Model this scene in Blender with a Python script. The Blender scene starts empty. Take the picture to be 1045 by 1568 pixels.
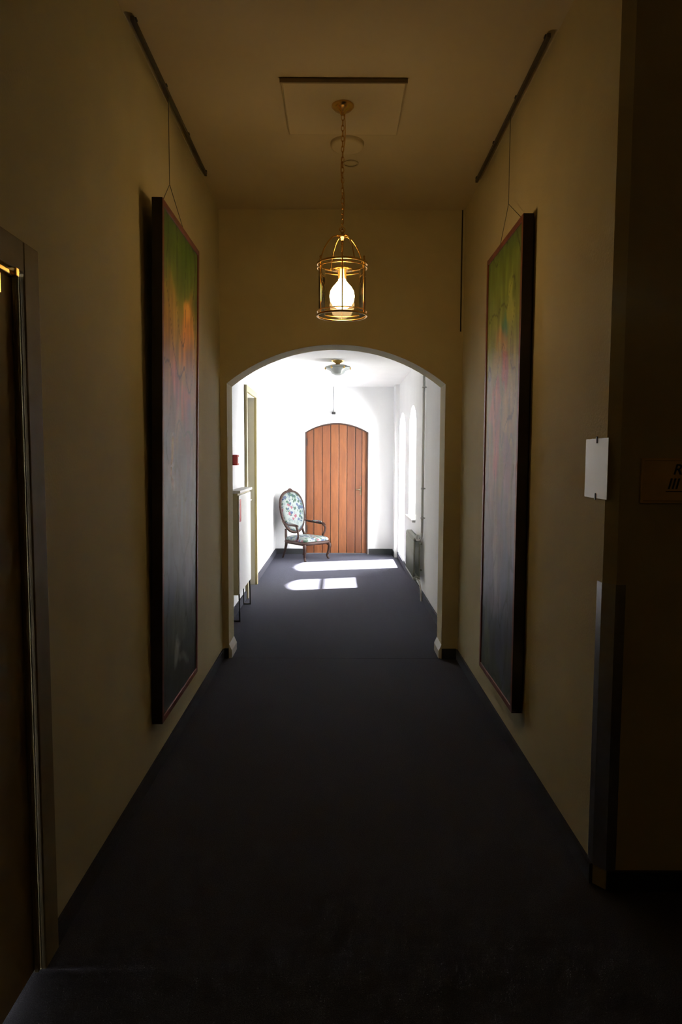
import bpy, bmesh, math, random
from mathutils import Vector, Matrix, noise
random.seed(3)
S=bpy.context.scene
S.view_settings.view_transform='Standard'
S.view_settings.look='None'
COL=S.collection
# ------------------------------------------------------------ materials
def mat(name,color,rough=.6,metal=0,spec=.5,nscale=None,namt=.1,bump=0,bscale=200,emit=None,estr=0):
    m=bpy.data.materials.new(name); m.use_nodes=True
    nt=m.node_tree; b=nt.nodes['Principled BSDF']
    b.inputs['Base Color'].default_value=(*color,1); b.inputs['Roughness'].default_value=rough
    b.inputs['Metallic'].default_value=metal
    b.inputs['Specular IOR Level'].default_value=spec
    tc=nt.nodes.new('ShaderNodeTexCoord')
    if nscale:
        n=nt.nodes.new('ShaderNodeTexNoise'); n.inputs['Scale'].default_value=nscale; n.inputs['Detail'].default_value=6
        nt.links.new(tc.outputs['Object'],n.inputs['Vector'])
        r=nt.nodes.new('ShaderNodeValToRGB')
        r.color_ramp.elements[0].position=.3; r.color_ramp.elements[1].position=.7
        r.color_ramp.elements[0].color=(*[c*(1-namt) for c in color],1)
        r.color_ramp.elements[1].color=(*[min(1,c*(1+namt)) for c in color],1)
        nt.links.new(n.outputs['Fac'],r.inputs['Fac']); nt.links.new(r.outputs['Color'],b.inputs['Base Color'])
    if bump:
        n2=nt.nodes.new('ShaderNodeTexNoise'); n2.inputs['Scale'].default_value=bscale
        nt.links.new(tc.outputs['Object'],n2.inputs['Vector'])
        bp=nt.nodes.new('ShaderNodeBump'); bp.inputs['Strength'].default_value=bump; bp.inputs['Distance'].default_value=.01
        nt.links.new(n2.outputs['Fac'],bp.inputs['Height']); nt.links.new(bp.outputs['Normal'],b.inputs['Normal'])
    if emit:
        b.inputs['Emission Color'].default_value=(*emit,1); b.inputs['Emission Strength'].default_value=estr
    return m
M_wall=mat('wall_cream',(.57,.51,.31),.75,spec=.3,nscale=3,namt=.05,bump=.15,bscale=90)
M_ceil=mat('ceiling_cream',(.60,.52,.34),.8,spec=.3,nscale=2,namt=.04)
M_hatch=mat('hatch_cream',(.64,.555,.365),.75,spec=.3)
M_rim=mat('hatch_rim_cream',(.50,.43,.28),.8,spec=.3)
M_edge=mat('hatch_edge_painted_shadow',(.24,.19,.11),.8)  # dark colour stands in for the gap and shadow along the hatch edge
M_white=mat('wall_white',(.88,.88,.87),.7,spec=.3,nscale=3,namt=.02,bump=.1,bscale=90)
M_carpet=mat('carpet_blue_grey',(.052,.052,.068),.95,spec=.08,nscale=260,namt=.4,bump=.6,bscale=500)
M_skirt=mat('skirting_carpet',(.042,.042,.054),.9,spec=.15,nscale=200,namt=.3)
M_skirtb=mat('skirting_black',(.012,.013,.015),.5)
M_trimw=mat('paint_white',(.82,.82,.78),.45)
M_cream=mat('paint_cream_gloss',(.50,.44,.24),.45)
M_casing=mat('door_casing_brown',(.21,.16,.07),.6,spec=.3,nscale=8,namt=.15)
M_doordark=mat('door_dark',(.24,.17,.07),.6,spec=.3,nscale=6,namt=.2)
M_brass=mat('brass',(.80,.52,.18),.25,metal=1)
M_steel=mat('steel',(.55,.55,.57),.3,metal=1,nscale=40,namt=.05)
M_rail=mat('rail_metal',(.13,.12,.10),.4,metal=1)
M_wire=mat('hanging_wire',(.10,.09,.07),.6)
M_dark=mat('dark_metal',(.02,.02,.02),.4)
M_framered=mat('frame_mahogany',(.19,.048,.030),.45,nscale=12,namt=.3)
M_frameblk=mat('frame_side',(.022,.010,.008),.5)
M_red=mat('alarm_red',(.45,.025,.02),.4)
M_rad=mat('radiator_enamel',(.26,.27,.23),.4)
M_chairwood=mat('chair_walnut',(.022,.008,.005),.6,spec=.2,nscale=20,namt=.3)
M_paper=mat('paper_sleeve',(.80,.83,.90),.25,spec=.7)
M_paper.node_tree.nodes['Principled BSDF'].inputs['Coat Weight'].default_value=.2
M_paper.node_tree.nodes['Principled BSDF'].inputs['Coat Roughness'].default_value=.2
M_sign=mat('sign_plate',(.78,.56,.24),.4,nscale=10,namt=.1)
M_text=mat('sign_lettering',(.01,.006,.004),.5)
M_bulb=mat('bulb_glow',(1,.8,.5),.5,emit=(1,.64,.27),estr=37)
M_frost=mat('frosted_glass',(.42,.46,.44),.2)
def glassmat(name,tint,g):
    m=bpy.data.materials.new(name); m.use_nodes=True; nt=m.node_tree; nt.nodes.clear()
    o=nt.nodes.new('ShaderNodeOutputMaterial'); t=nt.nodes.new('ShaderNodeBsdfTransparent'); t.inputs[0].default_value=(*tint,1)
    gl=nt.nodes.new('ShaderNodeBsdfGlossy'); gl.inputs['Roughness'].default_value=.05
    lw=nt.nodes.new('ShaderNodeLayerWeight'); lw.inputs[0].default_value=g
    mx=nt.nodes.new('ShaderNodeMixShader'); nt.links.new(lw.outputs['Fresnel'],mx.inputs[0])
    nt.links.new(t.outputs[0],mx.inputs[1]); nt.links.new(gl.outputs[0],mx.inputs[2]); nt.links.new(mx.outputs[0],o.inputs[0])
    return m
M_glass=glassmat('clear_glass',(.97,.98,.98),.15)
M_lglass=glassmat('lantern_glass',(.96,.94,.88),.25)
def woodmat():
    m=mat('oak_planks',(.4,.16,.06),.45); nt=m.node_tree; b=nt.nodes['Principled BSDF']
    tc=nt.nodes.new('ShaderNodeTexCoord'); mp=nt.nodes.new('ShaderNodeMapping'); mp.inputs['Scale'].default_value=(6,6,.9)
    n=nt.nodes.new('ShaderNodeTexNoise'); n.inputs['Scale'].default_value=3.5; n.inputs['Detail'].default_value=5; n.inputs['Distortion'].default_value=1.0
    nt.links.new(tc.outputs['Object'],mp.inputs[0]); nt.links.new(mp.outputs[0],n.inputs['Vector'])
    r=nt.nodes.new('ShaderNodeValToRGB'); e=r.color_ramp.elements
    e[0].position=.3; e[0].color=(.115,.034,.010,1); e[1].position=.72; e[1].color=(.185,.061,.018,1)
    nt.links.new(n.outputs['Fac'],r.inputs[0])
    oi=nt.nodes.new('ShaderNodeAttribute'); oi.attribute_name='plank'
    mx=nt.nodes.new('ShaderNodeMix'); mx.data_type='RGBA'; mx.blend_type='MULTIPLY'; mx.inputs[0].default_value=1
    nt.links.new(r.outputs[0],mx.inputs[6]); nt.links.new(oi.outputs['Color'],mx.inputs[7]); nt.links.new(mx.outputs[2],b.inputs['Base Color'])
    return m
M_wood=woodmat()
def fabricmat():
    m=mat('floral_fabric',(.7,.7,.62),.9); nt=m.node_tree; b=nt.nodes['Principled BSDF']
    tc=nt.nodes.new('ShaderNodeTexCoord'); v=nt.nodes.new('ShaderNodeTexVoronoi'); v.inputs['Scale'].default_value=20
    nz=nt.nodes.new('ShaderNodeTexNoise'); nz.inputs['Scale'].default_value=30
    ad=nt.nodes.new('ShaderNodeMix'); ad.data_type='RGBA'; ad.inputs[0].default_value=.06
    nt.links.new(tc.outputs['Object'],nz.inputs['Vector']); nt.links.new(tc.outputs['Object'],ad.inputs[6]); nt.links.new(nz.outputs['Color'],ad.inputs[7])
    nt.links.new(ad.outputs[2],v.inputs['Vector'])
    r=nt.nodes.new('ShaderNodeValToRGB'); r.color_ramp.interpolation='CONSTANT'
    cr=r.color_ramp; cols=[(.012,.03,.035),(.10,.12,.12),(.02,.035,.08),(.02,.05,.03),(.12,.035,.05),(.02,.04,.06),(.02,.045,.03),(.035,.05,.09)]
    cr.elements[0].color=(*cols[0],1); cr.elements[1].position=.13; cr.elements[1].color=(*cols[1],1)
    for i,c in enumerate(cols[2:]):
        e=cr.elements.new(.28+i*.12); e.color=(*c,1)
    sp=nt.nodes.new('ShaderNodeSeparateColor'); nt.links.new(v.outputs['Color'],sp.inputs[0]); nt.links.new(sp.outputs[0],r.inputs[0])
    r2=nt.nodes.new('ShaderNodeValToRGB'); r2.color_ramp.elements[0].position=.46; r2.color_ramp.elements[1].position=.56
    nt.links.new(v.outputs['Distance'],r2.inputs[0])
    mx=nt.nodes.new('ShaderNodeMix'); mx.data_type='RGBA'; mx.inputs[7].default_value=(.145,.160,.150,1)
    nt.links.new(r2.outputs[0],mx.inputs[0]); nt.links.new(r.outputs[0],mx.inputs[6]); nt.links.new(mx.outputs[2],b.inputs['Base Color'])
    return m
M_fab=fabricmat()
def attrmat(name,attr):
    m=mat(name,(.5,.5,.5),.42,spec=.45); nt=m.node_tree; b=nt.nodes['Principled BSDF']
    a=nt.nodes.new('ShaderNodeAttribute'); a.attribute_name=attr
    tc=nt.nodes.new('ShaderNodeTexCoord'); n=nt.nodes.new('ShaderNodeTexNoise'); n.inputs['Scale'].default_value=30; n.inputs['Detail'].default_value=6
    mp=nt.nodes.new('ShaderNodeMapping'); mp.inputs['Scale'].default_value=(1,1,.3)
    nt.links.new(tc.outputs['Object'],mp.inputs[0]); nt.links.new(mp.outputs[0],n.inputs['Vector'])
    mr=nt.nodes.new('ShaderNodeMapRange'); mr.inputs[3].default_value=.7; mr.inputs[4].default_value=1.3
    nt.links.new(n.outputs['Fac'],mr.inputs[0])
    mx=nt.nodes.new('ShaderNodeVectorMath'); mx.operation='SCALE'
    nt.links.new(a.outputs['Color'],mx.inputs[0]); nt.links.new(mr.outputs[0],mx.inputs['Scale']); nt.links.new(mx.outputs[0],b.inputs['Base Color'])
    return m
M_paint=attrmat('oil_painting','paint')
# ------------------------------------------------------------ geometry helpers
def obj(name,bm,mats,parent=None,smooth=False,bevel=0):
    me=bpy.data.meshes.new(name); bmesh.ops.recalc_face_normals(bm,faces=bm.faces); bm.to_mesh(me); bm.free()
    o=bpy.data.objects.new(name,me); COL.objects.link(o)
    for m in (mats if isinstance(mats,(list,tuple)) else [mats]): me.materials.append(m)
    if smooth:
        for p in me.polygons: p.use_smooth=True
    if parent: o.parent=parent
    if bevel:
        md=o.modifiers.new('bevel','BEVEL'); md.width=bevel; md.segments=2; md.limit_method='ANGLE'
    return o
def empty(name,loc=(0,0,0),rz=0):
    e=bpy.data.objects.new(name,None); COL.objects.link(e); e.location=loc; e.rotation_euler=(0,0,rz); e.empty_display_size=.1; return e
def abox(bm,lo,hi,mi=0):
    vs=[bm.verts.new((x,y,z)) for x in (lo[0],hi[0]) for y in (lo[1],hi[1]) for z in (lo[2],hi[2])]
    for f in ((0,1,3,2),(4,6,7,5),(0,4,5,1),(2,3,7,6),(0,2,6,4),(1,5,7,3)):
        fc=bm.faces.new([vs[i] for i in f]); fc.material_index=mi
def box(name,lo,hi,m,parent=None,bevel=0):
    bm=bmesh.new(); abox(bm,lo,hi); return obj(name,bm,m,parent,bevel=bevel)
def aprism(bm,pts,d,mi=0):
    d=Vector(d); a=[bm.verts.new(p) for p in pts]; b=[bm.verts.new(Vector(p)+d) for p in pts]
    n=len(pts); fs=[bm.faces.new(a),bm.faces.new(b[::-1])]
    for i in range(n): fs.append(bm.faces.new((a[i],b[i],b[(i+1)%n],a[(i+1)%n])))
    for f in fs: f.material_index=mi
def spline(pts,n=8,closed=False):
    P=[Vector(p) for p in pts]; out=[]; L=len(P)
    rng=range(L) if closed else range(L-1)
    for i in rng:
        p0=P[(i-1)%L] if (closed or i>0) else P[0]; p1=P[i]; p2=P[(i+1)%L]; p3=P[(i+2)%L] if (closed or i+2<L) else P[-1]
        for k in range(n):
            t=k/n; out.append(.5*((2*p1)+(p2-p0)*t+(2*p0-5*p1+4*p2-p3)*t*t+(3*p1-p0-3*p2+p3)*t**3))
    if not closed: out.append(P[-1])
    return out
def atube(bm,pts,r,seg=10,closed=False,mi=0):
    pts=[Vector(p) for p in pts]; n=len(pts)
    rr=r if isinstance(r,(list,tuple)) else [r]*n
    if len(rr)!=n:
        src=rr; rr=[]
        for i in range(n):
            q=i/(n-1)*(len(src)-1); j=min(int(q),len(src)-2); rr.append(src[j]*(1-(q-j))+src[j+1]*(q-j))
    T=[]
    for i in range(n):
        if closed: t=pts[(i+1)%n]-pts[i-1]
        else: t=pts[min(i+1,n-1)]-pts[max(i-1,0)]
        T.append(t.normalized())
    up=Vector((0,0,1)) if abs(T[0].z)<.9 else Vector((1,0,0))
    N=(up-T[0]*up.dot(T[0])).normalized(); rings=[]
    for i in range(n):
        N=(N-T[i]*N.dot(T[i])).normalized(); B=T[i].cross(N)
        rings.append([bm.verts.new(pts[i]+(N*math.cos(2*math.pi*k/seg)+B*math.sin(2*math.pi*k/seg))*rr[i]) for k in range(seg)])
    for i in range(n if closed else n-1):
        a=rings[i]; b=rings[(i+1)%n]
        for k in range(seg):
            f=bm.faces.new((a[k],a[(k+1)%seg],b[(k+1)%seg],b[k])); f.material_index=mi; f.smooth=True
    if not closed:
        for rg in (rings[0][::-1],rings[-1]):
            f=bm.faces.new(rg); f.material_index=mi
def alathe(bm,prof,c,seg=32,mi=0):
    c=Vector(c); rings=[]
    for r,z in prof:
        rings.append([bm.verts.new(c+Vector((max(r,1e-4)*math.cos(2*math.pi*k/seg),max(r,1e-4)*math.sin(2*math.pi*k/seg),z))) for k in range(seg)])
    for a,b in zip(rings,rings[1:]):
        for k in range(seg):
            f=bm.faces.new((a[k],a[(k+1)%seg],b[(k+1)%seg],b[k])); f.material_index=mi; f.smooth=True
def lathe(name,prof,c,m,parent=None,seg=32):
    bm=bmesh.new(); alathe(bm,prof,c,seg); return obj(name,bm,m,parent)
def tube(name,pts,r,m,parent=None,seg=10,closed=False):
    bm=bmesh.new(); atube(bm,pts,r,seg,closed); return obj(name,bm,m,parent)
def arcz(u,ua,ub,zs,rise):
    if rise<=0: return zs
    h=(ub-ua)/2; R=(h*h+rise*rise)/(2*rise); c=(ua+ub)/2
    return zs+math.sqrt(max(R*R-(u-c)**2,0))-(R-rise)
def wall_open(name,axis,u0,u1,ztop,w0,w1,ops,m):
    bm=bmesh.new()
    P=(lambda u,w,z:(u,w,z)) if axis=='x' else (lambda u,w,z:(w,u,z))
    def pr(q):
        pts=[P(u,w0,z) for u,z in q]; d=Vector(P(0,w1-w0,0)); aprism(bm,pts,d)
    cur=u0
    for ua,ub,sill,zs,rise in sorted(ops):
        if ua>cur: pr([(cur,0),(ua,0),(ua,ztop),(cur,ztop)])
        if sill>0: pr([(ua,0),(ub,0),(ub,sill),(ua,sill)])
        N=28 if rise>0 else 1
        for i in range(N):
            a=ua+(ub-ua)*i/N; b=ua+(ub-ua)*(i+1)/N
            pr([(a,arcz(a,ua,ub,zs,rise)),(b,arcz(b,ua,ub,zs,rise)),(b,ztop),(a,ztop)])
        cur=ub
    if cur<u1: pr([(cur,0),(u1,0),(u1,ztop),(cur,ztop)])
    return obj(name,bm,m)
# ------------------------------------------------------------ dimensions
H=3.38; HF=2.69; YA=5.2; YB=5.45; YF=11.0; XL=-.90; XR=.925; FL=-1.03; FR=.93
box('floor',(-1.5,-2.7,-.12),(3.4,YF+.2,0),M_carpet)
bm=bmesh.new(); abox(bm,(-1.3,-2.7,H),(3.4,YA+.1,H+.12)); obj('ceiling',bm,M_ceil)
box('ceiling.001',(-1.3,YB-.05,HF),(1.4,YF+.2,HF+.12),M_white)
wall_open('wall_left','y',-2.6,YA,H,XL-.2,XL,[(1.0,1.96,0,2.06,0)],M_wall)
bm=bmesh.new()
aprism(bm,[(XR,YA,0),(.935,2.39,0),(.968,2.35,0),(3.3,2.35,0),(3.3,2.55,0),(1.15,2.55,0),(1.15,YA,0)],(0,0,H)); obj('wall_right',bm,M_wall)
box('wall_side',(3.2,-2.6,0),(3.35,2.35,H),M_wall)
box('wall_back',(-1.1,-2.7,0),(3.35,-2.55,H),M_wall)
wall_open('wall_arch','x',-1.25,1.3,H,YA,YB,[(-.85,.80,0,2.11,.29)],M_wall)
wall_open('wall_far','x',-1.25,1.3,HF,YF,YF+.2,[(-.548,.468,0,1.965,.15)],M_white)
wall_open('wall_left_far','y',YB,YF,HF,FL-.2,FL,[(7.5,8.3,0,2.27,0)],M_white)
W1=(9.65,10.58,.10,2.02,.2); W2=(8.3,9.1,.8,2.02,.2)
wall_open('wall_right_far','y',YB,YF,HF,FR,FR+.30,[W1,W2],M_white)
box('wall_pier',(FR-.06,10.65,0),(FR,YF,HF),M_white)
box('wall_cupboard',(FL-.24,7.4,0),(FL-.2,8.4,2.4),M_cream)
# ------------------------------------------------------------ baseboards
def bb(name,lo,hi,m): box(name,lo,hi,m,bevel=.003)
bb('baseboard_left',(XL,2.06,0),(XL+.014,YA,.075),M_skirt)
bm=bmesh.new(); aprism(bm,[(XR-.012,YA,0),(.921,2.385,0),(.935,2.39,0),(XR,YA,0)],(0,0,.075)); obj('baseboard_right',bm,M_skirt)
bb('baseboard_facing',(.97,2.336,0),(3.2,2.35,.075),M_skirtb)
bm=bmesh.new(); abox(bm,(XL+.014,YA-.014,0),(-.852,YA,.08)); abox(bm,(.802,YA-.014,0),(XR-.013,YA,.08)); obj('baseboard_arch',bm,M_skirtb)
bm=bmesh.new()
for s,x in ((1,-.85),(-1,.80)):
    aprism(bm,[(x,YA+.002,.0),(x+s*.022,YA+.002,0),(x+s*.022,YA+.002,.06),(x,YA+.002,.11)],(0,.25,0))
obj('trim_arch_plinth',bm,M_trimw)
bb('baseboard_left_far',(FL,YB,0),(FL+.016,7.42,.09),M_skirt)
bb('baseboard_left_end',(FL,8.38,0),(FL+.016,YF,.09),M_skirt)
bb('baseboard_right_far',(FR-.016,YB,0),(FR,10.65,.09),M_skirt)
bm=bmesh.new(); abox(bm,(FL+.016,YF-.016,0),(-.56,YF,.09)); abox(bm,(.48,YF-.016,0),(FR-.06,YF,.09)); abox(bm,(FR-.075,10.63,0),(FR-.06,YF-.016,.09)); obj('baseboard_far',bm,M_skirtb)
box('trim_carpet_seam',(-.84,YA+.0,0),(.79,YA+.010,.002),M_skirt)
# ------------------------------------------------------------ far plank door
d=empty('door_1',(-.04,YF,0))
bm=bmesh.new(); L=bm.loops.layers.color.new('plank')
xs=[-.50,-.37,-.235,-.10,.035,.165,.30,.405,.50]
for i in range(8):
    a=xs[i]+.0045; b=xs[i+1]-.0045; n0=len(bm.faces)
    top=[(b-(b-a)*k/4) for k in range(5)]
    pts=[(a,.045,.012),(b,.045,.012)]+[(t,.045,arcz(t,-.508,.508,1.955,.145)-.006) for t in top]
    aprism(bm,pts,(0,.05,0)); c=random.uniform(.85,1.15)
    bm.faces.ensure_lookup_table()
    for f in bm.faces[n0:]:
        for l in f.loops: l[L]=(c,c*.97,c*.95,1)
obj('planks',bm,M_wood,d,bevel=.003)
bm=bmesh.new()
aprism(bm,[(-.506,.09,.003),(.506,.09,.003)]+[(x,.09,arcz(x,-.508,.508,1.963,.148)) for x in [.506-.0506*2*k for k in range(11)]],(0,.02,0))
obj('backing',bm,M_dark,d)
bm=bmesh.new()
for s in(-1,1): abox(bm,(min(s*.508,s*.488),.0,.0),(max(s*.508,s*.488),.04,1.96))
for i in range(20):
    a=-.508+1.016*i/20; b=-.508+1.016*(i+1)/20
    za=arcz(a,-.508,.508,1.965,.15); zb=arcz(b,-.508,.508,1.965,.15)
    aprism(bm,[(a,.0,za-.02),(b,.0,zb-.02),(b,.0,zb),(a,.0,za)],(0,.04,0))
obj('door_frame',bm,mat('frame_dark_oak',(.03,.012,.006),.5),d)
bm=bmesh.new(); abox(bm,(.375,.036,.96),(.40,.045,1.10)); atube(bm,[(.385,.04,1.05),(.385,-.005,1.05)],.008); atube(bm,[(.388,-.005,1.05),(.31,-.005,1.05)],.008)
obj('lever_handle',bm,mat('handle_bronze',(.16,.12,.08),.4,metal=1),d)
bm=bmesh.new()
for z in (.35,1.75): abox(bm,(-.49,.037,z),(-.474,.046,z+.12))
obj('hinges',bm,M_dark,d)
e=empty('motion_sensor',(-.09,YF,2.27))
box('housing',(-.03,-.04,-.02),(.03,0,.02),M_dark,e,.005); tube('cable',[(0,-.006,.02),(0,-.006,HF-2.27)],.004,M_steel,e)
# ------------------------------------------------------------ left far door
d=empty('door_2',(FL,7.9,0))
box('leaf',(-.12,-.395,.005),(-.08,.395,2.262),M_cream,d,.003)
bm=bmesh.new()
for a,b in((-.46,-.40),(.40,.46)): abox(bm,(0.001,a,0),(.03,b,2.34))
abox(bm,(0.001,-.40,2.272),(.03,.40,2.34)); obj('casing',bm,M_cream,d,bevel=.004)
bm=bmesh.new(); atube(bm,[(-.08,.33,1.05),(-.03,.33,1.05),(-.03,.22,1.05)],.009); obj('lever_handle',bm,M_steel,d)
# ------------------------------------------------------------ near-left door
d=empty('door_3',(XL,1.48,0))
box('leaf',(-.055,-.475,.005),(-.015,.475,2.055),M_doordark,d,.003)
bm=bmesh.new()
for a,b in((-.57,-.48),(.48,.575)): abox(bm,(0.0005,a,0),(.016,b,2.15))
abox(bm,(0.0005,-.48,2.062),(.016,.48,2.15))
for s in (-1,1): abox(bm,(-.014,min(s*.478,s*.462),0.002),(0.0,max(s*.478,s*.462),2.055))
obj('casing',bm,M_casing,d,bevel=.004)
bm=bmesh.new(); abox(bm,(-.014,-.25,1.975),(.018,.34,2.03)); abox(bm,(.0,.02,2.036),(.02,.42,2.05)); abox(bm,(.0,.40,2.036),(.03,.42,2.06)); obj('door_closer',bm,M_brass,d,bevel=.003)
bm=bmesh.new(); atube(bm,[(-.015,-.40,1.05),(.035,-.40,1.05),(.035,-.28,1.05)],.01); obj('lever_handle',bm,M_brass,d)
# ------------------------------------------------------------ windows
def window(idx,W,bars):
    ya,yb,s,zs,rise=W; e=empty('window_%d'%idx,(FR+.22,(ya+yb)/2,0)); h=(yb-ya)/2
    bm=bmesh.new(); N=24; w=.045
    for sg in(-1,1): abox(bm,(0,min(sg*h,sg*(h-w)),s),(.05,max(sg*h,sg*(h-w)),zs))
    abox(bm,(0,-h,s+.005),(.05,h,s+w))
    for i in range(N):
        a=-h+2*h*i/N; b=-h+2*h*(i+1)/N; za=arcz(a,-h,h,zs,rise); zb=arcz(b,-h,h,zs,rise)
        aprism(bm,[(0,a,za-w),(0,b,zb-w),(0,b,zb),(0,a,za)],(.05,0,0))
    for z in bars: abox(bm,(.005,-h+w,z-.02),(.045,h-w,z+.02))
    obj('sash',bm,M_trimw,e)
    bm=bmesh.new(); pts=[(.025,-h,s),(.025,h,s)]+[(.025,h-2*h*k/N,arcz(h-2*h*k/N,-h,h,zs,rise)) for k in range(N+1)]
    bm.faces.new([bm.verts.new(p) for p in pts]); obj('pane',bm,M_glass,e)
    if s>.5: box('sill',(-.26,-h-.03,s-.025),(-.005,h+.03,s+.006),M_trimw,e,.003)
    return e
window(1,W1,[]); window(2,W2,[1.65])
# ------------------------------------------------------------ paintings
def clamp(x): return max(0,min(1,x))
def ramp(f,st):
    for (a,ca),(b,cb) in zip(st,st[1:]):
        if f<=b:
            t=clamp((f-a)/(b-a)); return [ca[i]*(1-t)+cb[i]*t for i in range(3)]
    return list(st[-1][1])
RL=[(0,(.13,.22,.03)),(.1,(.22,.28,.05)),(.16,(.36,.32,.07)),(.26,(.42,.29,.09)),(.34,(.38,.22,.12)),(.42,(.31,.23,.20)),(.5,(.24,.24,.31)),(.6,(.19,.23,.31)),(.75,(.18,.22,.25)),(.9,(.14,.18,.17)),(1,(.11,.13,.12))]
BL=[(.35,.19,.16,.055,(.60,.36,.09),.7),(.4,.16,.10,.03,(.66,.46,.14),.5),(.7,.22,.10,.07,(.48,.36,.12),.5),(.38,.35,.10,.045,(.50,.18,.13),.6),(.62,.33,.07,.06,(.48,.20,.18),.5),(.3,.43,.08,.06,(.28,.18,.26),.6),(.6,.44,.08,.045,(.52,.42,.36),.4),
(.78,.50,.04,.035,(.62,.62,.70),.8),(.7,.545,.06,.015,(.66,.66,.74),.7),(.25,.56,.10,.05,(.15,.16,.32),.6),(.5,.62,.14,.05,(.24,.31,.42),.5),(.3,.72,.09,.06,(.27,.25,.27),.5),(.75,.75,.11,.06,(.15,.20,.28),.6),(.5,.85,.18,.04,(.24,.27,.23),.5),(.6,.93,.07,.03,(.5,.52,.52),.7),(.4,.955,.12,.012,(.42,.44,.42),.5)]
RR=[(0,(.18,.25,.05)),(.1,(.26,.32,.07)),(.2,(.33,.36,.10)),(.3,(.38,.32,.13)),(.42,(.36,.28,.17)),(.52,(.31,.23,.20)),(.62,(.25,.21,.26)),(.75,(.19,.20,.27)),(.88,(.15,.17,.21)),(1,(.14,.17,.13))]
BR=[(.45,.17,.07,.035,(.12,.32,.26),.8),(.5,.22,.11,.035,(.46,.29,.12),.6),(.3,.13,.08,.05,(.42,.44,.15),.5),(.4,.29,.11,.03,(.48,.18,.15),.65),(.72,.30,.08,.06,(.44,.40,.16),.5),(.7,.36,.10,.025,(.50,.21,.17),.6),(.35,.39,.08,.045,(.52,.43,.25),.6),(.62,.45,.08,.05,(.49,.20,.23),.6),(.3,.50,.08,.04,(.34,.21,.33),.6),(.75,.52,.07,.06,(.45,.32,.30),.5),(.4,.58,.10,.05,(.19,.17,.31),.6),(.6,.68,.07,.06,(.40,.38,.40),.6),(.3,.7,.08,.07,(.17,.21,.34),.6),(.55,.8,.12,.05,(.28,.26,.34),.5),(.35,.9,.10,.06,(.14,.17,.28),.6),(.8,.93,.08,.05,(.24,.28,.15),.5)]
def painting(name,loc,side,w,h,th,rmp,blobs,tilt=0,seed=0,hook=None):
    e=empty(name,loc); e.rotation_euler=(0,tilt,0)
    fw=.030
    bm=bmesh.new()
    for lo,hi in (((0,0,0),(th,fw,h)),((0,w-fw,0),(th,w,h)),((0,fw,0),(th,w-fw,fw)),((0,fw,h-fw),(th,w-fw,h))):
        xa,xb=sorted((side*lo[0],side*hi[0])); abox(bm,(xa,lo[1],lo[2]),(xb,hi[1],hi[2]))
    for f in bm.faces:
        if f.calc_center_median().y<.001: f.material_index=1
    obj('frame',bm,[M_framered,M_frameblk],e,bevel=.002)
    xa,xb=sorted((side*.004,side*.02)); box('backboard',(xa,fw,fw),(xb,w-fw,h-fw),M_dark,e)
    bm=bmesh.new(); nx,nz=64,200; L=bm.loops.layers.color.new('paint'); x=side*(th-.006); V=[]; C={}
    g=1.75
    for j in range(nz+1):
        row=[]
        for i in range(nx+1):
            u=i/nx; f=1-j/nz
            p=Vector((u*3+seed,f*9,seed)); du=noise.noise(p)*.14+noise.noise(p*3)*.05; df=noise.noise(p+Vector((7,3,1)))*.07+noise.noise(p*3+Vector((2,9,4)))*.02
            U=u if side<0 else 1-u
            c=ramp(clamp(f+df),rmp)
            for bx,bf,sx,sf,bc,st in blobs:
                q=((U+du-bx)/sx)**2+((f+df-bf)/sf)**2
                if q<2.4:
                    k=min(st,st*clamp((2.4-q)/1.8)); c=[c[n]*(1-k)+bc[n]*k for n in range(3)]
            lum=.3*c[0]+.6*c[1]+.1*c[2]; c=[v*.76+lum*.24+.012 for v in c]
            s=noise.noise(Vector((u*14+seed,f*12,3)))
            r=abs(noise.noise(Vector((u*4+seed*2,f*7,9))))
            k=(1+.22*s)*(.64 if r<.022 else 1)*g
            v=bm.verts.new((x,fw+u*(w-2*fw),fw+(h-2*fw)*j/nz)); C[v]=[min(1,q*k) for q in c]; row.append(v)
        V.append(row)
    for j in range(nz):
        for i in range(nx):
            f=bm.faces.new((V[j][i],V[j][i+1],V[j+1][i+1],V[j+1][i]))
            for l in f.loops: l[L]=(*C[l.vert],1)
    obj('canvas',bm,M_paint,e)
    hx,hy,zj=hook
    inv=(Matrix.Translation(loc)@Matrix.Rotation(tilt,4,'Y')).inverted()
    J=inv@Vector((hx,hy,zj)); Tp=inv@Vector((hx,hy,H-.024))
    bm=bmesh.new(); atube(bm,[Tp,J],.0018,6)
    for yy in(.10,w-.10): atube(bm,[J,(side*.012,yy,h-.01)],.0018,6)
    obj('wires',bm,M_wire,e)
    return e
painting('framed_painting',(XL+.003,3.2,.27),1,.82,2.46,.05,RL,BL,tilt=math.radians(.95),seed=1.3,hook=(-.865,3.58,2.93))
painting('framed_painting.001',(XR-.002,3.34,.275),-1,.80,2.44,.052,RR,BR,seed=5.7,hook=(.895,3.74,2.90))
def rail(name,x,y0,y1):
    e=empty(name,(x,y0,H)); bm=bmesh.new()
    abox(bm,(-.008,0,-.024),(.008,y1-y0,-.006))
    for k in range(4):
        yy=.03+(y1-y0-.06)*k/3; abox(bm,(-.012,yy-.01,-.008),(.012,yy+.01,0))
    obj('track',bm,M_rail,e)
rail('picture_hanging_rail',-.865,2.98,4.55)
rail('picture_hanging_rail.001',.895,3.08,4.63)
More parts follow.
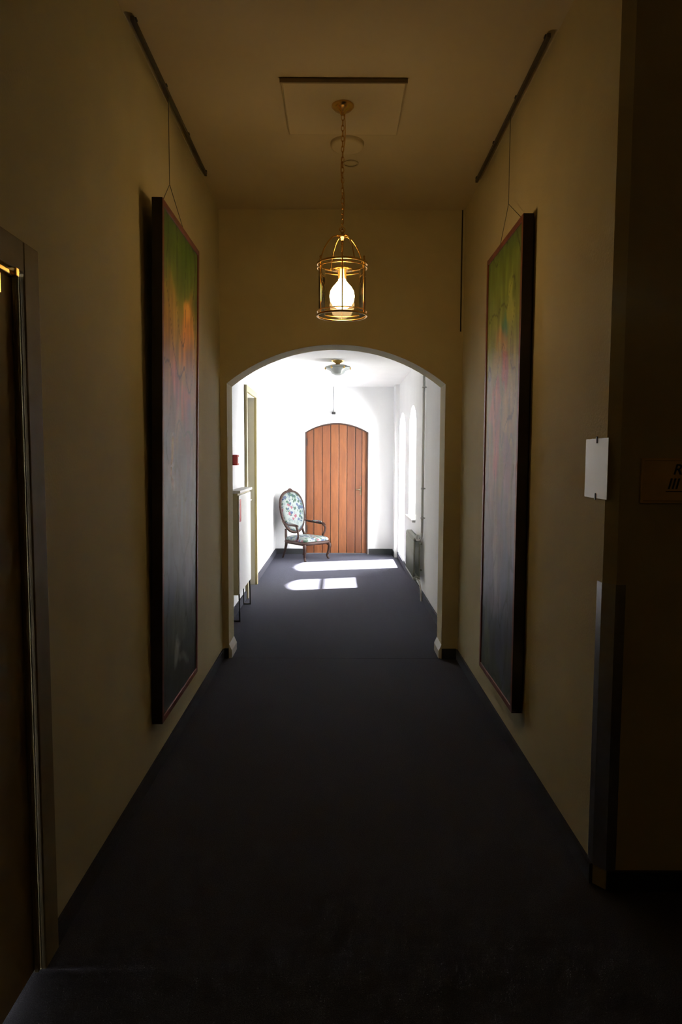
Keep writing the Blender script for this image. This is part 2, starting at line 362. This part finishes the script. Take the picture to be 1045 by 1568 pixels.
# ------------------------------------------------------------ ceiling panel & plates
e=empty('ceiling_hatch',(0,0,H))
bm=bmesh.new(); abox(bm,(-.285,3.456,-.016),(.315,3.994,-.001)); obj('panel',bm,M_hatch,e,bevel=.003)
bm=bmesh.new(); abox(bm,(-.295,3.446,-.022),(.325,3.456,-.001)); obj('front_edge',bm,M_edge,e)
bm=bmesh.new()
for lo,hi in (((-.290,3.994,-.015),(.320,3.999,-.001)),((-.290,3.456,-.015),(-.2852,3.994,-.001)),((.3152,3.456,-.015),(.320,3.994,-.001))): abox(bm,lo,hi)
obj('rim',bm,M_rim,e)  # slightly darker strips, painted to draw the hatch's gap and shadow line
lathe('ceiling_cover_plate',[(0,-.030),(.080,-.030),(.094,-.024),(.098,-.012),(.098,0)],(.04,4.13,H),M_ceil,seg=40)
bm=bmesh.new(); atube(bm,[(.065+.045*math.cos(a),4.40+.045*math.sin(a),H-.005) for a in [k*math.pi/12 for k in range(24)]],.005,6,True); obj('ceiling_ring',bm,M_rim)
# ------------------------------------------------------------ lantern
def bulbprof(r,zt):
    return [(0,-r*1.03),(r*.4,-r*.95),(r*.72,-r*.74),(r*.93,-r*.40),(r,0),(r*.93,r*.40),(r*.74,r*.72),(r*.50,r*.98),(r*.32,r*1.2),(.018,zt),(0,zt)]
LX,LY=.012,3.67; e=empty('pendant_lantern',(LX,LY,0)); zc=H-.018
lathe('ceiling_rose',[(0,zc-.045),(.012,zc-.045),(.018,zc-.03),(.045,zc-.02),(.058,zc-.006),(.058,zc)],(0,0,0),M_brass,e)
bm=bmesh.new(); z=zc-.045; k=0
while z>2.745:
    a=k*math.pi/2+.3; pts=[]
    for j in range(10):
        t=2*math.pi*j/10; pts.append((.0075*math.cos(t)*math.cos(a),.0075*math.cos(t)*math.sin(a),z-.015+.0165*math.sin(t)))
    atube(bm,pts,.0022,5,True); z-=.026; k+=1
atube(bm,spline([(0.01,0,zc-.04),(.012,.01,3.2),(-.008,0,3.05),(.009,-.006,2.9),(0,0,2.74)],8),.0028,6)
obj('chain',bm,M_brass,e)
ZT,ZB,R=2.564,2.30,.130
bm=bmesh.new()
for z,t in ((ZT,.006),(ZB,.006),(ZT-.02,.003),(ZB+.02,.003)):
    atube(bm,[(R*math.cos(a),R*math.sin(a),z) for a in [2*math.pi*k/48 for k in range(48)]],t,8,True)
for k in range(6):
    a=2*math.pi*(k+.5)/6; atube(bm,[(R*math.cos(a),R*math.sin(a),ZB-.006),(R*math.cos(a),R*math.sin(a),ZT+.012)],.0035,8)
    alathe(bm,[(0,.03),(.006,.022),(.003,.014),(.007,.008),(.007,0)],(R*math.cos(a),R*math.sin(a),ZT),10)
obj('cage',bm,M_brass,e)
bm=bmesh.new()
for k in range(4):
    a=math.pi/2*k+.5; c,s=math.cos(a),math.sin(a)
    atube(bm,spline([(R*c,R*s,ZT),(.105*c,.105*s,ZT+.07),(.065*c,.065*s,ZT+.125),(.025*c,.025*s,ZT+.145),(.004*c,.004*s,ZT+.148)],6),.0035,8)
alathe(bm,[(0,.012),(.010,.008),(.006,-.004),(.028,-.010),(.030,-.018),(.012,-.024),(.010,-.034),(0,-.038)],(0,0,2.72),24)
atube(bm,[(.014*math.cos(t),0,2.742+.014*math.sin(t)) for t in [2*math.pi*k/16 for k in range(16)]],.003,6,True)
obj('crown_arms',bm,M_brass,e)
bm=bmesh.new(); atube(bm,[(0,0,2.69),(0,0,2.53)],.006,10)
alathe(bm,[(.0,2.555),(.030,2.55),(.055,2.538),(.056,2.534),(.022,2.534),(.022,2.488),(0,2.488)],(0,0,0),24); obj('lamp_holder',bm,M_brass,e)
bm=bmesh.new(); alathe(bm,[(R-.006,ZB+.004),(R-.006,ZT-.004)],(0,0,0),48); obj('glass_cylinder',bm,M_lglass,e)
lathe('bulb',bulbprof(.066,.092),(0,0,2.40),M_bulb,e)
# added unseen globe behind the camera, fill light for facing wall and sign
e=empty('added_fill_globe',(1.5,-1.2,H))
lathe('mount',[(0,-.06),(.02,-.06),(.03,-.03),(.06,-.012),(.06,0)],(0,0,0),M_brass,e)
lathe('globe',[(0,-.25),(.05,-.243),(.085,-.215),(.10,-.17),(.09,-.12),(.06,-.085),(.03,-.06),(0,-.06)],(0,0,0),mat('fill_globe_glow',(1,.8,.5),.5,emit=(1,.58,.2),estr=5),e)
# ------------------------------------------------------------ far ceiling light
e=empty('ceiling_light',(-.02,8.1,HF))
lathe('mount',[(0,-.05),(.02,-.05),(.03,-.03),(.07,-.012),(.075,0)],(0,0,0),M_brass,e)
lathe('glass_shade',[(.02,-.05),(.10,-.055),(.145,-.07),(.15,-.085),(.14,-.095),(.09,-.12),(.07,-.15),(.03,-.168),(0,-.17)],(0,0,0),M_frost,e)
bm=bmesh.new()
for k in range(6):
    a=k*math.pi/3; alathe(bm,[(0,-.02),(.010,-.014),(.012,0),(.006,.012),(0,.014)],(.145*math.cos(a),.145*math.sin(a),-.085),12)
obj('ornaments',bm,M_brass,e)
# ------------------------------------------------------------ corner guard, paper, sign, conduit
bm=bmesh.new()
aprism(bm,[(.931,2.43,.075),(.932,2.386,.075),(.965,2.345,.075),(1.0,2.345,.075),(1.0,2.349,.075),(.968,2.35,.075),(.935,2.39,.075),(.935,2.43,.075)],(0,0,1.04)); obj('corner_guard',bm,M_steel)
e=empty('notice_paper',(.933,2.365,1.41))
bm=bmesh.new(); abox(bm,(-.003,0.0,0),(-.0015,.215,.215)); obj('sheet',bm,M_paper,e)
bm=bmesh.new(); abox(bm,(-.006,.10,.198),(-.002,.108,.222)); abox(bm,(-.006,.10,-.006),(-.002,.108,.018)); obj('clips',bm,M_dark,e)
e=empty('room_sign',(1.037,2.35,1.40))
box('plate',(0,-.012,0),(.24,0,.155),M_sign,e,.003)
bm=bmesh.new()
for lo,hi in(((.008,0,.008),(.232,0,.0095)),((.008,0,.1455),(.232,0,.147))): abox(bm,(lo[0],-.0135,lo[2]),(hi[0],-.0115,hi[2]))
obj('border',bm,mat('sign_border',(.30,.20,.08),.5),e)
for nm,tx,x,z,sz in (('text_line_1','Raum',.106,.100,.050),('text_line_2','III',.088,.050,.052)):
    c=bpy.data.curves.new(nm,'FONT'); c.body=tx; c.size=sz; c.extrude=.0006; c.shear=.25; c.offset=.0006; c.materials.append(M_text)
    o=bpy.data.objects.new(nm,c); COL.objects.link(o); o.parent=e; o.location=(x,-.0132,z); o.rotation_euler=(math.pi/2,0,0)
bm=bmesh.new(); abox(bm,(.085,-.0135,.040),(.2,-.0120,.0425)); obj('underline',bm,M_text,e)
tube('wall_cable',[(.905,YA-.005,H),(.903,YA-.005,2.9),(.905,YA-.005,2.5)],.004,M_dark)
# ------------------------------------------------------------ wall cabinet, alarm
e=empty('wall_cabinet',(FL,6.35,0))
box('body',(.0,0,.26),(.085,.85,1.22),M_cream,e,.004)
box('front_panel',(.0855,.01,.27),(.095,.84,1.20),M_trimw,e,.003)
box('top_board',(0,-.015,1.2205),(.11,.865,1.245),M_trimw,e,.003)
bm=bmesh.new(); abox(bm,(.0953,.05,.95),(.098,.13,1.16)); obj('sticker',bm,M_red,e)
bm=bmesh.new()
for y in(.04,.81): atube(bm,spline([(.02,y,.27),(.02,y,.02),(.03,y,.008),(.085,y,.008),(.09,y,.02),(.085,y,.27)],6),.007,8)
obj('legs',bm,M_dark,e)
e=empty('fire_alarm_call_point',(FL,6.65,1.53))
box('box',(0,-.05,-.05),(.05,.05,.05),M_red,e,.005); box('window_pane',(.0505,-.03,-.03),(.053,.03,.03),M_trimw,e)
# ------------------------------------------------------------ radiator + pipe
e=empty('column_radiator',(0,0,0)); bm=bmesh.new(); y=7.42
while y<8.25:
    for x in (.825,.88): atube(bm,[(x,y,.25),(x,y,.66)],.013,8)
    for z in (.24,.67):
        atube(bm,[(.813,y,z),(.825,y,z),(.88,y,z),(.892,y,z)],[.012,.024,.024,.012],10)
    y+=.05
for z in(.24,.67): atube(bm,[(.852,7.40,z),(.852,8.26,z)],.018,8)
for yy in (7.6,8.1):
    for z in (.3,.6): atube(bm,[(.88,yy,z),(FR,yy,z)],.01,8)
obj('sections',bm,M_rad,e)
bm=bmesh.new(); atube(bm,spline([(.852,7.40,.67),(.852,7.36,.67),(.875,7.345,.67),(.895,7.345,.70),(.9,7.345,.78)],5),.012,8)
atube(bm,spline([(.852,7.40,.24),(.852,7.36,.24),(.875,7.345,.22),(.895,7.345,.12),(.9,7.345,0)],5),.010,8)
alathe(bm,[(0,.05),(.018,.045),(.022,.02),(.018,0),(.01,-.01)],(.852,7.37,.68),12); obj('valve',bm,M_trimw,e)
bm=bmesh.new(); atube(bm,[(.9,7.345,.75),(.9,7.345,HF)],.014,10)
for z in(.9,1.22,2.30): atube(bm,[(.9,7.345,z),(.9,7.345,z+.02)],.02,10); atube(bm,[(.9,7.345,z+.01),(FR,7.345,z+.01)],.006,6)
obj('riser_pipe',bm,M_trimw,e)
# ------------------------------------------------------------ armchair
e=empty('armchair',(-.515,10.52,0),math.radians(44)); e.scale=(.98,.98,.98)
def backp(t,sx=1,off=0):
    c,s=math.cos(t),math.sin(t); hw,hh=.235*sx,.325*sx
    x=hw*(abs(c)**.85)*(1 if c>0 else -1); z=hh*(abs(s)**.85)*(1 if s>0 else -1)
    x*=(1+.10*(z/hh))
    y=.25+off+ (z+.33)*.22
    return (x,y,.725+z)
bm=bmesh.new(); atube(bm,[backp(2*math.pi*k/48) for k in range(48)],.021,10,True)
atube(bm,spline([(.06,.386,1.055),(.0,.39,1.08),(-.06,.386,1.055)],6),[.008,.022,.008],10)
for s in(-1,1):
    atube(bm,spline([(s*.17,.285,.46),(s*.19,.26,.36),(s*.20,.235,.27),(s*.205,.26,.14),(s*.215,.31,0.0)],6),[.018,.020,.024,.019,.013],10)
    atube(bm,spline([(s*.235,-.235,.26),(s*.262,-.270,.22),(s*.250,-.258,.12),(s*.236,-.245,.05),(s*.250,-.275,.0)],6),[.030,.030,.020,.016,.020],10)
    atube(bm,spline([(s*.222,.30,.58),(s*.265,.20,.565),(s*.295,.04,.55),(s*.290,-.09,.545),(s*.275,-.13,.525)],6),[.014,.017,.020,.020,.024],10)
    atube(bm,spline([(s*.282,-.10,.535),(s*.292,-.14,.48),(s*.268,-.13,.39),(s*.255,-.09,.31),(s*.252,-.09,.26)],6),[.018,.016,.015,.018,.02],10)
sf=[(-.25,-.25),(0,-.285),(.25,-.25),(.245,0),(.20,.24),(0,.25),(-.20,.24),(-.245,0)]
atube(bm,spline([(x,y,.27) for x,y in sf],6,True),.028,10,True)
obj('wood_frame',bm,M_chairwood,e)
bm=bmesh.new(); K=48; rings=[]
for q,o in ((.96,.018),(.96,-.012),(.80,-.040),(.45,-.052),(.02,-.055)):
    rings.append([bm.verts.new(backp(2*math.pi*k/K,q,o)) for k in range(K)])
for a,b in zip(rings,rings[1:]):
    for k in range(K): f=bm.faces.new((a[k],a[(k+1)%K],b[(k+1)%K],b[k])); f.smooth=True
bm.faces.new(rings[0]); obj('back_upholstery',bm,M_fab,e)
bm=bmesh.new(); base=spline([(x,y,0) for x,y in sf],6,True); rings=[]
for q,z in ((.98,.285),(1.03,.310),(.96,.34),(.75,.360),(.4,.370),(.02,.374)):
    rings.append([bm.verts.new((p.x*q,p.y*q,z)) for p in base])
K=len(base)
for a,b in zip(rings,rings[1:]):
    for k in range(K): f=bm.faces.new((a[k],a[(k+1)%K],b[(k+1)%K],b[k])); f.smooth=True
bm.faces.new(rings[0]); obj('seat_cushion',bm,M_fab,e)
bm=bmesh.new()
for s in(-1,1): atube(bm,spline([(s*.272,.14,.575),(s*.293,.04,.567),(s*.292,-.05,.563)],5),[.012,.022,.014],10)
obj('arm_pads',bm,M_fab,e)
# ------------------------------------------------------------ light
w=bpy.data.worlds.new('World'); S.world=w; w.use_nodes=True
bg=w.node_tree.nodes['Background']; bg.inputs[0].default_value=(.95,.97,1,1); bg.inputs[1].default_value=48
sl=bpy.data.lights.new('sun','SUN'); sl.energy=140; sl.angle=math.radians(1.5); sl.color=(1,.97,.92)
so=bpy.data.objects.new('sun',sl); COL.objects.link(so); so.location=(6,9,8)
so.rotation_euler=Vector((-1,-.24,-1.19)).to_track_quat('-Z','Y').to_euler()
# ------------------------------------------------------------ camera
cd=bpy.data.cameras.new('camera'); cam=bpy.data.objects.new('camera',cd); COL.objects.link(cam)
cd.sensor_fit='VERTICAL'; cd.sensor_height=36; cd.sensor_width=24; cd.lens=24; cd.clip_start=.02
cam.matrix_world=Matrix.Translation((0,0,1.55))@Matrix.Rotation(-.0029,4,'Z')@Matrix.Rotation(math.radians(90-4.49),4,'X')@Matrix.Rotation(math.radians(.22),4,'Z')
S.camera=cam
